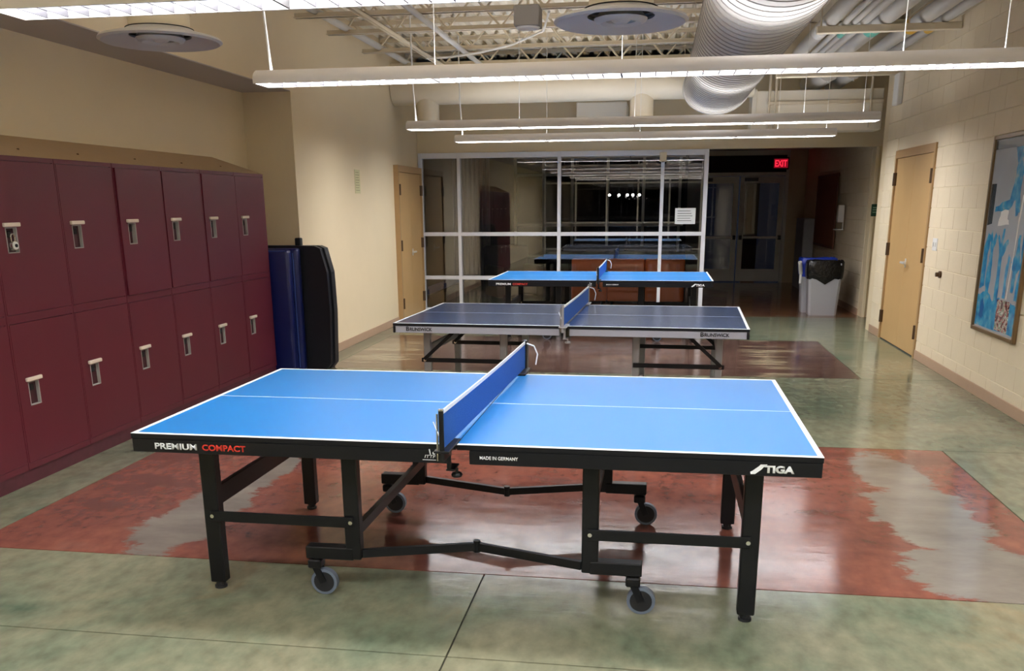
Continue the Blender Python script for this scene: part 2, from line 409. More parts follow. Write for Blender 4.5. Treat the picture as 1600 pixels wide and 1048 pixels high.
# fluted roof deck
mb = MB(); t = bmesh.new(); P = .152; prof = []
x = -3.7
while x < 4.3:
    prof += [(x, ZD), (x+.06, ZD), (x+.085, ZD+.05), (x+.127, ZD+.05)]; x += P
A = [t.verts.new((px, YB, pz)) for px, pz in prof]; B = [t.verts.new((px, YS+.1, pz)) for px, pz in prof]
for i in range(len(prof)-1): t.faces.new((A[i], A[i+1], B[i+1], B[i]))
mb._merge(t); mb.box(-4.4, 4.3, YB-.2, 22.6, ZD+.06, ZD+.2)
struct(mb.build('ceiling', M_deck), 'cream painted fluted metal roof deck', 'ceiling')

# steel joists
def joist(y, x0, x1, order, zb=3.40, zt=ZD-.005):
    j = thing('roof_joist', 'cream open-web steel joist, %s from the far header wall' % order, 'joist', (0, y, 0), 0, 'open-web joists under the deck')
    mb = MB()
    for s_ in (-1, 1): mb.box(x0+.12, x1-.1, s_*.012-.0025*(1-s_), s_*.012+.0025*(1+s_), zb, zb+.045).box(x0+.12, x1-.1, min(s_*.012, s_*.05), max(s_*.012, s_*.05), zb, zb+.006)
    mb.build('bottom_chord', M_steel, j)
    MB().box(x0, x1, -.05, .05, zt-.006, zt).box(x0, x1, -.017, .017, zt-.045, zt-.006).build('top_chord', M_steel, j)
    mb = MB(); n = int((x1-x0)/.28); pts = []
    for i in range(n+1):
        px = x0+.02+(x1-x0-.04)*i/n; pts.append((px, 0, zt-.02 if i % 2 == 0 else zb+.02))
    mb.path(pts, .011, 6); mb.build('web', M_steel, j)
for y, od in zip((13.55, 12.3, 11.15, 9.95, 9.05, 7.9, 5.9), ('first', 'second', 'third', 'fourth', 'fifth', 'sixth', 'seventh')): joist(y, XL+.01, 1.18, od)
g = thing('steel_girder', 'cream steel beam above the big oval duct carrying the joists', 'beam', (1.3, 0, 0))
MB().box(-.08, .08, YB, YS-.03, 3.40, 3.412).box(-.006, .006, YB, YS-.03, 3.412, 3.735).box(-.08, .08, YB, YS-.03, 3.735, 3.747).build('i_section', M_steel, g)

# ------------------------------------------------------------------ pendant lights
blade_me = MB().box(-.0035, .0035, -.107, .107, .002, .040).build('tmp', M_blade).data
bpy.data.objects.remove(bpy.data.objects['tmp'])
def fixture(y, x0, segs, seglen, label, blades=True, z=2.446, up=M_lampup):
    L = segs*seglen; f = thing('pendant_light', label, 'pendant light', (x0, y, z), 0, 'long fluorescent pendants')
    a = []                                        # housing shell profile in (y,z): curved outside, hollow inside
    for i in range(13):
        th = PI*i/12; q = (.12*math.cos(th), .03+.067*math.sin(th))
        if abs(q[0]) > .056: a.append(q)
        elif i == 5: a += [(.055, .09), (.055, .07)]
        elif i == 7: a += [(-.055, .07), (-.055, .09)]
    outer = [(.12, 0)]+a+[(-.12, 0)]
    inner = [(-.108, 0), (-.108, .055), (.108, .055), (.108, 0)]
    MB().prism(outer+inner, 'x', .012, L-.012).build('housing', M_fix, f, True)
    for ex in (0, L-.012): MB().prism(outer, 'x', ex, ex+.012).build('end_cap', M_fix, f)
    for k in range(segs):
        xa, xb = k*seglen+.02, (k+1)*seglen-.02
        MB().box(xa, xb, -.106, .106, .046, .054).build('lamp_panel', M_lamp, f)
        MB().box(xa+.02, xb-.02, -.045, .045, .0705, .074).build('top_tray', up, f)
        if k: MB().box(k*seglen-.006, k*seglen+.006, -.107, .107, .002, .046).build('joint_plate', M_black, f)
        if blades:
            n = 12
            for i in range(1, n):
                o = link('louver_blade', blade_me, f); o.location = (xa+(xb-xa)*i/n, 0, 0)
    cab = [L*.012+.03, 2.03-x0]+[seglen*k for k in range(1, segs-1)]+[-x0+1.45]
    for i, cx in enumerate(cab):
        pts = [(cx, 0, .07), (cx-.012, 0, .22), (cx-.03, .0, .5), (cx-.035, 0, 1.29)] if i == 0 else [(cx, 0, .07), (cx, 0, 1.29)]
        MB().path(pts, .009 if i == 0 else .003, 6).build('hanger_cable', M_white, f)
    return f
fixture(3.80, -2.76, 4, 1.22, 'long white pendant light over the near blue table with black legs')
fixture(6.22, -2.69, 4, 1.22, 'long white pendant light over the table with silver apron and legs')
fixture(10.10, -2.70, 4, 1.22, 'long white pendant light beside the hanging oval duct end, nearer than the screen light', False, up=SOFT)
fixture(12.18, -2.62, 4, 1.19, 'long white pendant light close in front of the glazed screen', False, up=SOFT)  # top glow of this one is added to brighten the rectangular duct
for y, lb in ((1.4, 'long white pendant light over the open floor before the red slab'), (-1.0, 'long white pendant light between two others over the open floor'), (-3.4, 'long white pendant light closest to the night windows')): fixture(y, -2.7, 4, 1.22, lb, False)

# ------------------------------------------------------------------ ducts, diffusers, pipes
def oval_sweep(xc, zc, rx, rz, y0, y1, pitch=.15, n=48):
    t = bmesh.new(); ysec = []; y = y0
    while y < y1:
        ysec += [(y, 1), (y+.003, .95), (y+.020, .95), (y+.023, 1.0)]; y += pitch
    ysec.append((y1, 1)); rings = []
    for yy, k in ysec: rings.append([t.verts.new((xc+rx*k*math.cos(2*PI*i/n), yy, zc+rz*k*math.sin(2*PI*i/n))) for i in range(n)])
    for a, b in zip(rings, rings[1:]):
        for i in range(n): t.faces.new((a[i], a[(i+1) % n], b[(i+1) % n], b[i]))
    t.faces.new(rings[-1]); t.faces.new(rings[0][::-1])
    mb = MB(); mb._merge(t); return mb
d = thing('oval_spiral_duct', 'big white oval spiral duct hanging along the room', 'duct', (0, 0, 0))
oval_sweep(.70, 3.08, .41, .315, YB+.1, 12.5).build('duct_body', M_duct, d, True)
seam_me = oval_sweep(.70, 3.08, .4125, .3175, 0, .009, 1).build('tmp', mat('duct_seam', (150, 146, 141), .5)).data
bpy.data.objects.remove(bpy.data.objects['tmp'])
k = 0
while YB+.1+.15*k < 12.4:
    if YB+.1+.15*k > 4: link('spiral_seam', seam_me, d, (0, YB+.1+.15*k+.008, 0))
    k += 1
oval_sweep(.70, 3.08, .425, .33, 12.42, 12.55).build('end_collar', M_duct, d, True)
for y in (4.9, 8.5, 11.8): [MB().box(x, x+.005, y-.015, y+.015, 3.08, ZD-.003).build('strap', M_steel, d) for x in (.27, 1.125)]
d = thing('round_cross_duct', 'cream round duct crossing in front of the far header wall', 'duct', (0, 12.88, 0))
MB().tube((XL+.01, 0, 3.2), (1.2, 0, 3.2), .215, 40).build('duct_body', M_steel, d, True)
for x in (-3.16, -.24):
    MB().tube((x, 0, 2.72), (x, 0, 3.15), .155, 28).build('branch_drop', M_steel, d, True)
    MB().lathe([(.0, 0), (.16, 0), (.22, -.02), (.2, -.035), (0, -.03)], (x, 0, 2.72)).build('outlet', M_diff, d, True)
for x in (-1.9, .2): MB().box(x-.02, x+.02, -.222, .222, 3.19, 3.21).build('band', M_steel, d)
b = tag(MB().box(-1.15, -.45, 13.3, YS-.021, 2.78, 3.02, .01).build('duct_box', M_cduct), 'short bright white duct box below the round cross duct', 'duct')
def diffuser(x, y, r, label, z=2.55):
    d = thing('ceiling_diffuser', label, 'air diffuser', (x, y, z), 0, 'round air diffusers')
    MB().lathe([(r*.52, .05), (r*.50, .035), (r*.62, .03), (r*.8, .012), (r*.95, .0), (r, .010), (r*.98, .022), (r*.6, .055), (.17, .075)], n=56).build('outer_cone', M_diff, d, True)
    MB().lathe([(r*.20, .045), (r*.22, .012), (r*.30, .0), (r*.37, .008), (r*.40, .022), (r*.30, .06)], n=48).build('middle_cone', M_diff, d, True)
    MB().lathe([(0, .004), (r*.10, .004), (r*.14, .014), (.03, .05), (0, .05)], n=32).build('inner_cone', M_diff, d, True)
    MB().lathe([(0, .068), (r*.55, .068), (r*.55, .072), (0, .072)], n=32).build('throat_shade', M_dark, d)  # dark disc standing in for the shade inside the neck
    MB().tube((0, 0, .074), (0, 0, ZD-z-.002), .165, 32).build('neck', M_steel, d, True)
    MB().tube((0, 0, .15), (0, 0, .165), .17, 32).build('neck_band', M_steel, d, True)
diffuser(-2.80, 5.15, .335, 'round grey air diffuser hanging beside the left upper wall above the lockers')
diffuser(-.215, 5.08, .345, 'round grey air diffuser hanging beside the big oval duct')
s = thing('ceiling_speaker', 'small grey box speaker hung among the joists', 'speaker', (-1.05, 7.66, 2.99))
MB().box(-.1, .1, -.1, .1, .012, .16, .006).build('body', mat('speaker_grey', (128, 122, 116), .5), s); MB().lathe([(0, 0), (.085, 0), (.095, .012), (0, .012)], n=28).build('grille', M_white, s)
MB().tube((0, 0, .16), (0, 0, ZD-2.99), .012).tube((.05, 0, .16), (.05, 0, ZD-2.99), .007).build('hanger_rod', M_steel, s)
def pipe(x, z, r, y0, y1, label, m=M_duct, bands=()):
    p = thing('pipe', label, 'pipe', (x, 0, z))
    MB().tube((0, y0, 0), (0, y1, 0), r, 20).build('pipe_run', m, p, True)
    for by, bm in bands: MB().tube((0, by, 0), (0, by+.22, 0), r+.003, 20).build('colour_band', bm, p, True)
MBu = thing('strut_rail', 'slotted twin rail running under the joists near the cream wall', 'rail', (-2.78, 0, 3.36))
MB().box(-.022, -.016, 5, 12.6, 0, .04).box(.016, .022, 5, 12.6, 0, .04).box(-.022, .022, 5, 12.6, .034, .04).build('channel', M_steel, MBu)
pipe(-2.25, 3.36, .028, 5, 12.6, 'thin white pipe under the joists between twin rail and speaker')
pipe(-3.3, 3.46, .035, 5, 12.6, 'cream pipe threading through the joists against the cream upper wall')
pipe(1.26, 3.31, .055, 5, 12.9, 'white pipe running close beside the big oval duct', M_duct)
grp = [(1.64, .075, 'thick white pipe, first on the strut beside the duct', ((10.55, M_white),)), (1.765, .03, 'thin white pipe, second on the strut from the duct', ()),
       (1.85, .03, 'thin white pipe with a teal band, third on the strut from the duct', ((10.5, M_teal),)), (1.95, .045, 'white pipe, fourth on the strut from the duct', ()),
       (2.16, .095, 'thickest white pipe with a teal band in the middle of the strut', ((10.5, M_teal),)), (2.53, .075, 'thick white pipe with a yellow band near the block wall', ((10.4, M_yellow),)),
       (2.70, .045, 'white pipe with a yellow band closest to the block wall', ((10.4, M_yellow),))]
for x, r, lb, bn in grp: pipe(x, 3.327+r, r, 5, 12.2, lb, M_duct, bn)
s = thing('pipe_strut', 'beige channel strut on rods carrying the row of white pipes', 'strut', (0, 10, 0))
MB().box(1.5, 2.84, -.04, .04, 3.26, 3.325, .004).build('channel', M_steel, s)
for x in (1.54, 2.36): MB().tube((x, 0, 3.3), (x, 0, ZD), .008).build('rod', M_steel, s)
tag(MB().box(1.4, 2.84, 12.2, 12.32, 3.14, ZD-.01, .004).build('cross_beam', M_steel), 'cream beam where the white pipes end', 'beam')
b = thing('rectangular_duct', 'cream rectangular duct crossing over the hall opening', 'duct', (0, 13.25, 0))
MB().box(1.25, 2.86, -.2, .2, 2.57, 3.08, .006).build('duct_body', M_cduct, b)
MB().box(1.20, 1.26, -.22, .22, 2.55, 3.10, .004).build('flange', M_cduct, b); MB().box(1.40, 2.86, -.24, -.2, 2.90, 2.94, .003).build('angle_rail', M_steel, b)
for x in (1.42, 1.5, 2.7): MB().tube((x, -.23, 2.6), (x, -.23, 3.5), .016).build('conduit', M_steel, b)
for x, z, r, lb in ((2.07, 3.26, .135, 'fat white capped pipe in the dark gap above the rectangular duct'), (2.37, 3.25, .105, 'slimmer white capped pipe in the dark gap above the rectangular duct')):
    p = thing('capped_pipe', lb, 'pipe', (x, 12.55, z))
    MB().tube((0, 0, 0), (0, 1.5, 0), r, 28).build('pipe_run', M_duct, p, True)
    MB().tube((0, -.02, 0), (0, .03, 0), r+.008, 28).build('end_cap', M_duct, p, True); MB().tube((0, 0, -r-.03), (0, 0, -r+.01), .012, 10).build('drain_nub', M_duct, p)
tag(MB().box(2.78, XR-.005, 12.0, 12.22, 2.78, 3.14, .01).build('wall_junction_box', M_white), 'white electrical box high on the end of the block wall', 'electrical box')

# wavy cable
tag(MB().path([(-2.7, 11.0, 3.30), (-2.4, 10.9, 3.29), (-2.0, 10.7, 3.30), (-1.6, 10.4, 3.32), (-1.2, 9.9, 3.36), (-1.05, 9.1, 3.385)], .012, 8).build('flexible_conduit', M_white), 'white flexible conduit looping under the joists', 'cable')

# ------------------------------------------------------------------ glazed screen and far doors
wn = sempty('window_1', 'tall white-framed glazed screen across the far end', 'glass screen', (0, YS, 0))
posts = [(-3.60, .03), (-3.0, .025), (-1.46, .025), (.07, .025), (.70, .03)]
for x, w in posts: MB().box(x-w, x+w, -.05, .05, 0, 2.42, .003).build('post', M_alu, wn)
for z, h in ((2.38, .04), (1.22, .028), (.555, .028), (.04, .04)):
    for (xa, wa_), (xb, wb_) in zip(posts, posts[1:]): MB().box(xa+wa_, xb-wb_, -.048, .048, z-h, z+h, .003).build('rail', M_alu, wn)
for (xa, wa_), (xb, wb_) in zip(posts, posts[1:]):
    for z0, z1 in ((.08, .527), (.583, 1.192), (1.248, 2.34)):
        MB().box(xa+wa_-.005, xb-wb_+.005, -.004, .004, z0-.005, z1+.005).build('pane', M_glass, wn)
tag(MB().box(.275, .575, YS-.008, YS-.005, 1.36, 1.59).build('notice_sheet', M_paper), 'white printed notice taped to the glazed screen', 'notice')
nt_ = bpy.data.objects['notice_sheet']
for k in range(5): MB().box(.31, .50+.015*(k % 3), YS-.0084, YS-.008, 1.545-.035*k, 1.552-.035*k).build('printed_line', M_blackp, nt_)
s = thing('wall_sensor', 'small beige box on top of a screen post', 'sensor', (.07, YS-.05, 2.25))
MB().box(-.05, .05, -.06, 0, 0, .13, .006).build('case', M_wall, s); MB().lathe([(0, -.01), (.02, -.005), (.02, 0)], (0, -.03, 0), 16).build('lens', M_dark, s)

def leaf_door(name, label, xa, xb, y):
    d = sempty(name, label, 'door', (0, y, 0))
    st = .11
    MB().box(xa, xa+st, -.022, .022, .02, 2.2, .003).box(xb-st, xb, -.022, .022, .02, 2.2, .003).box(xa+st, xb-st, -.022, .022, 2.06, 2.2, .003).box(xa+st, xb-st, -.022, .022, .02, .28, .003).build('leaf_frame', M_hallgrey, d)
    MB().box(xa+st, xb-st, -.004, .004, .28, 2.06).build('pane', M_glassd, d)
    h = MB().box(xa+.03, xb-.03, -.085, -.055, .92, .97, .005).build('push_bar', M_hallgrey, d)
    for x in (xa+.05, xb-.05): MB().box(x-.03, x+.03, -.09, -.02, .9, .99, .005).build('bar_mount', M_black, d)
    MB().box(xa+.08, xa+.36, -.07, -.022, 2.1, 2.17, .005).build('closer', mat('closer_dark', (60, 60, 66), .4), d)
leaf_door('door_1', 'grey glazed hall door leaf meeting its pair behind the screen edge', .80, 1.71, YH)
leaf_door('door_2', 'grey glazed hall door leaf below the red exit sign', 1.74, 2.65, YH)
tr = sempty('trim_1', 'grey frame and dark transom over the hall doors', 'door frame', (0, YH, 0))
MB().box(.72, .79, -.05, .05, 0, 2.72).box(2.66, 2.72, -.05, .05, 0, 2.72).box(.79, 2.66, -.05, .05, 2.21, 2.28).box(.79, 2.66, -.05, .05, 2.62, 2.72).build('frame', M_hallgrey, tr)
MB().box(.79, 2.66, -.01, .01, 2.28, 2.62).build('transom_pane', M_dark, tr)
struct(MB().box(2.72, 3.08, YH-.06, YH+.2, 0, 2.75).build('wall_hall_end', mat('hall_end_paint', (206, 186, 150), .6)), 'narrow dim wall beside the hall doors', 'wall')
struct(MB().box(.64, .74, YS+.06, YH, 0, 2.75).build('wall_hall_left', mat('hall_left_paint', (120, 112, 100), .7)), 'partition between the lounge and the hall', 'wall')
# EXIT sign
e = thing('exit_sign', 'red glowing exit sign hung above the hall doors', 'exit sign', (2.37, YH-.12, 2.33))
MB().box(0, .32, 0, .06, 0, .24, .006).build('case', M_exit, e)
MB().box(.02, .30, -.003, 0, .03, .21).build('lit_face', emit('exit_face', (1, .02, .06), .25), e)
text('exit_letters', 'EXIT', M_exitl, e, (.04, -.004, .055), .24, .13, bold=.02)

# beyond the hall doors: pale column seen through the glass
MB_ = tag(MB().box(1.95, 2.25, 21.4, 21.6, 0, 2.4).build('outside_panel', mat('outside_panel', (170, 140, 110), .6)), 'pale panel standing outside beyond the hall door glass', 'panel')

# ------------------------------------------------------------------ tan doors
def tan_doors(name, label, x, sgn, y0, y1, ztop, hy, sec):
    # frame and two leaves in a wall of constant x; sgn = direction of the room
    d = sempty(name, label, 'door', (x, 0, 0))
    F = .05
    MB().box(-.10*sgn if sgn > 0 else -.02, .02*sgn if sgn > 0 else .10, y0, y0+F, 0, ztop).box(-.10*sgn if sgn > 0 else -.02, .02 if sgn > 0 else .10, y1-F, y1, 0, ztop).box(-.10 if sgn > 0 else -.02, .02 if sgn > 0 else .10, y0+F, y1-F, ztop-.09, ztop).build('frame', M_frame, d)
    ym = (y0+y1)/2
    for a, b_ in ((y0+F+.004, ym-.0008), (ym+.0008, y1-F-.004)):
        MB().box(-.045 if sgn > 0 else .0, .0 if sgn > 0 else .045, a, b_, .012, ztop-.094, .002).build('leaf', M_door, d)
    for yy in (y0+F, y1-F):
        for z in (.28, 1.1, ztop-.33):
            MB().tube((sgn*.022, yy, z-.075), (sgn*.022, yy, z+.075), .016, 10).box(min(0, sgn*.022), max(0, sgn*.022), yy-.03, yy+.03, z-.075, z+.075).build('hinge', M_hinge, d)
    h = MB().tube((sgn*.0, hy, .985), (sgn*.055, hy, .985), .012).tube((sgn*.05, hy+.02, .985), (sgn*.05, hy-.15, .985), .014).box(min(0, sgn*.008), max(0, sgn*.008), hy-.022, hy+.022, .93, 1.03, .002).build('lever_handle', M_lever, d)
    MB().box(-.05 if sgn > 0 else -.0, .0 if sgn > 0 else .05, y0+F, y1-F, 0, .012).build('threshold', M_dark, d)
tan_doors('door_3', 'tan double doors with bronze hinges in the block wall', XR, -1, dy0, dy1, dz, 11.12, 0)
# left door sits on the face of the wall
MB().box(XL-.02, XL+.002, 12.71, 14.02, 0, 2.2).build('door_opening', M_frame, wl)
tan_doors('door_4', 'tan double doors in the smooth cream wall beside the glazed screen', XL+.05, 1, 12.71, 14.03, 2.2, 13.42, 0)

# ------------------------------------------------------------------ lockers
LX = -3.775; PW = .635; Y1 = 8.63
NAMES = ['next to the blue mats', 'second from the blue mats', 'third from the blue mats', 'fourth from the blue mats', 'fifth from the blue mats', 'with a round padlock on its upper door', 'seventh from the blue mats, beyond the padlocked one']
door_cache = {}
def locker_door(parent, z0, z1, hz, ajar=0):
    w = PW-.03
    # front sheet with a rectangular hole for the cup
    cy0, cy1 = .10, .20; cz0, cz1 = hz-.165, hz-.015
    f = MB().box(-.018, 0, .015, cy0, z0, z1).box(-.018, 0, cy1, .015+w, z0, z1).box(-.018, 0, cy0, cy1, z0, cz0).box(-.018, 0, cy0, cy1, cz1, z1)
    dr = f.build('door', M_lock, parent)
    MB().box(-.05, -.045, cy0, cy1, cz0, cz1).box(-.045, .002, cy0, cy0+.006, cz0, cz1).box(-.045, .002, cy1-.006, cy1, cz0, cz1).box(-.045, .002, cy0, cy1, cz0, cz0+.006).box(-.045, .002, cy0, cy1, cz1-.006, cz1).build('handle_cup', M_cup, dr)
    MB().box(-.03, -.012, cy0+.035, cy1-.03, cz1-.06, cz1-.02, .004).build('latch', M_dark, dr)
    MB().box(0, .02, cy0-.02, cy1+.02, hz-.012, hz+.012, .004).build('lift_bar', M_lift, dr)
    return dr
for k in range(7):
    yb = Y1-PW*(k+1)
    u = thing('locker', 'maroon two-door locker column, '+NAMES[k] if k != 5 else 'maroon two-door locker column with a round padlock on its upper door', 'locker', (LX, yb, 0), 0, 'maroon lockers in a row')
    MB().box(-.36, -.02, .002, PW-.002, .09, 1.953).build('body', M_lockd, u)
    fr = MB().box(-.02, -.002, .002, .014, .09, 1.953).box(-.02, -.002, PW-.014, PW-.002, .09, 1.953)
    for z0, z1 in ((.09, .128), (.985, 1.035), (1.925, 1.953)): fr.box(-.02, -.002, .014, PW-.014, z0, z1)
    fr.build('face_frame', M_lock, u)
    locker_door(u, .131, .982, .64); dr = locker_door(u, 1.038, 1.922, 1.56)
    if k in (1, 2, 3): dr.location.x = .006 if k != 3 else .012
t = thing('locker_plinth', 'worn maroon plinth under the row of lockers', 'plinth', (LX, Y1-7*PW, 0))
MB().box(-.37, -.012, 0, 7*PW, 0, .088).build('plinth_board', mat('plinth_worn', (84, 36, 46), .5, noise=.35, nscale=18), t)
t = thing('locker_sloping_top', 'tan sloping top over the row of lockers', 'locker top', (0, 0, 0))
ya, yb = Y1-7*PW, Y1
m_ = MB(); bm = bmesh.new(); V = [bm.verts.new(p) for p in ((LX, ya, 1.954), (LX, yb, 1.954), (XB+.005, yb, 1.954), (XB+.005, ya, 1.954), (XB+.005, ya, 2.105), (XB+.005, yb-.28, 2.105))]
for q in ((0, 1, 5, 4), (1, 2, 5), (2, 3, 4, 5), (3, 0, 4), (0, 3, 2, 1)): bm.faces.new([V[i] for i in q])
m_._merge(bm); m_.build('sheet', M_locktop, t)
for y in (5.3, 5.9, 6.6, 7.3, 8.0): MB().tube((LX-.12, y, 1.998), (LX-.122, y, 2.008), .008, 8).build('rivet', M_hinge, t)
p = thing('padlock', 'round silver combination padlock hanging in a locker handle', 'padlock', (LX+.012, 4.815+.145, 1.44))
MB().tube((-.010, 0, 0), (.012, 0, 0), .028, 24).build('body', M_chrome, p, True); MB().tube((.012, 0, 0), (.016, 0, 0), .023, 24).build('dial', M_white, p); MB().tube((.016, 0, 0), (.022, 0, 0), .010, 16).build('knob', M_blackp, p)
MB().path([(0, -.015, .02), (0, -.017, .05), (0, -.008, .066), (0, .008, .066), (0, .017, .05), (0, .015, .02)], .004, 8).build('shackle', M_chrome, p)

# ------------------------------------------------------------------ mats
m1 = thing('folded_mat', 'royal blue vinyl gym mat standing on edge beside the lockers', 'gym mat', (0, 0, 0))
MB().box(-4.1, -3.60, 8.68, 8.80, 0, 1.235, .03, 3).build('panel', M_bluevinyl, m1, True)
MB().box(-4.1, -3.555, 8.81, 8.92, 0, 1.245, .03, 3).build('panel', M_bluevinyl, m1, True)
MB().tube((-3.63, 8.69, 1.225), (-4.05, 8.69, 1.225), .006).tube((-3.60, 8.805, .04), (-3.60, 8.805, 1.2), .006).build('piping', mat('mat_piping', (60, 84, 160), .4), m1)
m2 = thing('folded_mat', 'black vinyl gym mat standing against the wall corner behind the blue mat', 'gym mat', (0, 0, 0))
pl = [(-4.1, 0), (-3.36, 0), (-3.31, .06), (-3.29, .6), (-3.30, 1.0), (-3.36, 1.24), (-3.42, 1.265), (-4.1, 1.265)]
MB().prism(pl, 'y', 8.935, 9.00).build('panel', M_blackvinyl, m2); MB().prism([(x+(.02 if x > -4 else 0), z) for x, z in pl], 'y', 9.01, 9.115).build('panel', M_blackvinyl, m2)
MB().box(-3.66, -3.60, 9.03, 9.10, 1.26, 1.34, .008).build('strap_end', M_rubber, m2)

# ------------------------------------------------------------------ tennis tables
def caster(t, u, v, turn):
    c = MB().tube((u, v, .13), (u, v, .18), .02).box(u-.03, u+.03, v-.03, v+.03, .125, .165, .006).build('caster_fork', M_black, t)
    du = .035*turn; 
    MB().bar((u, v-.022, .14), (u+du, v-.022, .06), .006, .03).bar((u, v+.022, .14), (u+du, v+.022, .06), .006, .03).build('fork_arm', M_black, c)
    MB().tube((u+du, v-.014, .06), (u+du, v+.014, .06), .059, 28).build('wheel', M_wheel, c, True)
    MB().tube((u+du, v-.0165, .06), (u+du, v+.0165, .06), .046, 24).build('hub', M_rubber, c, True)
def surface(t, mtop, medge, cl=True):
    L, W, H = 1.37, .7625, .76
    for s_ in (-1, 1):
        a, b_ = (-L, -.002) if s_ < 0 else (.002, L)
        tp = MB().box(a, b_, -W, W, H-.022, H-.0006, .0015).build('table_top', medge, t)
        MB().box(a+(.02 if s_ < 0 else 0), b_-(.02 if s_ > 0 else 0), -W+.02, W-.02, H-.001, H).build('playing_field', mtop, tp)
        MB().box(a, b_, -W, -W+.02, H-.001, H+.0002).box(a, b_, W-.02, W, H-.001, H+.0002).box(a if s_ < 0 else b_-.02, a+.02 if s_ < 0 else b_, -W+.02, W-.02, H-.001, H+.0002).build('border_line', M_line, tp)
        MB().box(a+.02 if s_ < 0 else a, b_ if s_ < 0 else b_-.02, -.0025, .0025, H-.001, H+.0003).build('centre_line', M_line, tp)
def slash_logo(t, u, z):
    def T3(p, d_): return (u+p[0], -.7632-d_, z+p[1])
    poly_plate('logo_mark', [(-.004, 0), (.004, .004), (.026, .022), (.032, .029), (.056, .030), (.052, .021), (.044, .020), (.036, .010), (.014, -.008), (-.002, -.009)], M_line, t, T3, .0006)
    text('logo_letters', 'TIGA', M_line, t, (u+.046, -.7632, z-.003), .108, .029, bold=.05)
def compact_table(label, loc, rz, big):
    t = thing('table_tennis_table', label, 'ping-pong table', loc, rz)
    surface(t, M_top1, M_apron)
    for s_ in (-1, 1):
        a, b_ = (-1.368, -.034) if s_ < 0 else (.05, 1.368)
        ap = MB()
        for v in (-1, 1): ap.box(a, b_, v*.7605-.0125*(1+v), v*.7605+.0125*(1-v), .681, .737, .002)
        e_ = 1.368
        ap.box(s_*e_-(.025 if s_ > 0 else 0), s_*e_+(.025 if s_ < 0 else 0), -.735, .735, .681, .737, .002)
        ap.build('apron', M_apron, t)
        for v in (-1, 1):
            lg = MB().box(s_*1.15-.035, s_*1.15+.035, v*.55-.027, v*.55+.027, .03, .74, .005).build('leg', M_black, t)
            MB().tube((s_*1.15, v*.55, 0), (s_*1.15, v*.55, .012), .027, 16).tube((s_*1.15, v*.55, .01), (s_*1.15, v*.55, .035), .02).build('foot', M_rubber, lg)
            up = MB().box(s_*.51-.034, s_*.51+.034, v*.55-.025, v*.55+.025, .175, .74, .005).build('upright', M_black, t)
            MB().box(min(s_*.51, s_*.725), max(s_*.51, s_*.725), v*.55-.028, v*.55+.028, .172, .228, .004).build('caster_beam', M_black, t)
            caster(t, s_*.69, v*.55, 1)
            br = MB().box(min(s_*.50, s_*1.15), max(s_*.50, s_*1.15), v*.55-.036, v*.55-.027, .325, .372, .002).build('side_bar', M_black, t)
            for uu in (.51, 1.14): MB().tube((s_*uu, v*.55-.036, .35), (s_*uu, v*.55-.042, .35), .009, 12).build('bolt', M_chrome, br)
            fb = MB().bar((s_*.475, v*.55, .20), (0, v*.40, .20), .022, .036).build('folding_stay', M_black, t)
            if s_ > 0: MB().tube((0, v*.40, .175), (0, v*.40, .228), .016, 12).build('stay_hinge', M_black, fb)
        MB().box(s_*1.15-.02, s_*1.15+.005, -.523, .523, .37, .46, .003).build('cross_plate', M_black, t)
        MB().bar((s_*.49, -.525, .31), (s_*.49, .525, .31), .025, .045).build('cross_bar', M_black, t)
    text('lettering', 'PREMIUM', M_line, t, (-1.268, -.7612, .696), .185, .026, bold=.03)
    text('lettering', 'COMPACT', M_red, t, (-1.06, -.7612, .696), .188, .026, bold=.03)
    text('lettering', 'MADE IN GERMANY', M_line, t, (.092, -.7612, .703), .15, .014, bold=.015)
    slash_logo(t, 1.115, .697)
    lg = text('emblem', 'ITTF', M_line, t, (-.128, -.7612, .702), .045, .012, bold=.01, shear=.2)
    MB().box(-.136, -.082, -.7618, -.7612, .693, .6955).tube((-.090, -.7618, .722), (-.090, -.7612, .722), .006, 12).bar((-.104, -.7615, .716), (-.108, -.7615, .738), .004, .004).build('emblem_mark', M_line, t)
    return t
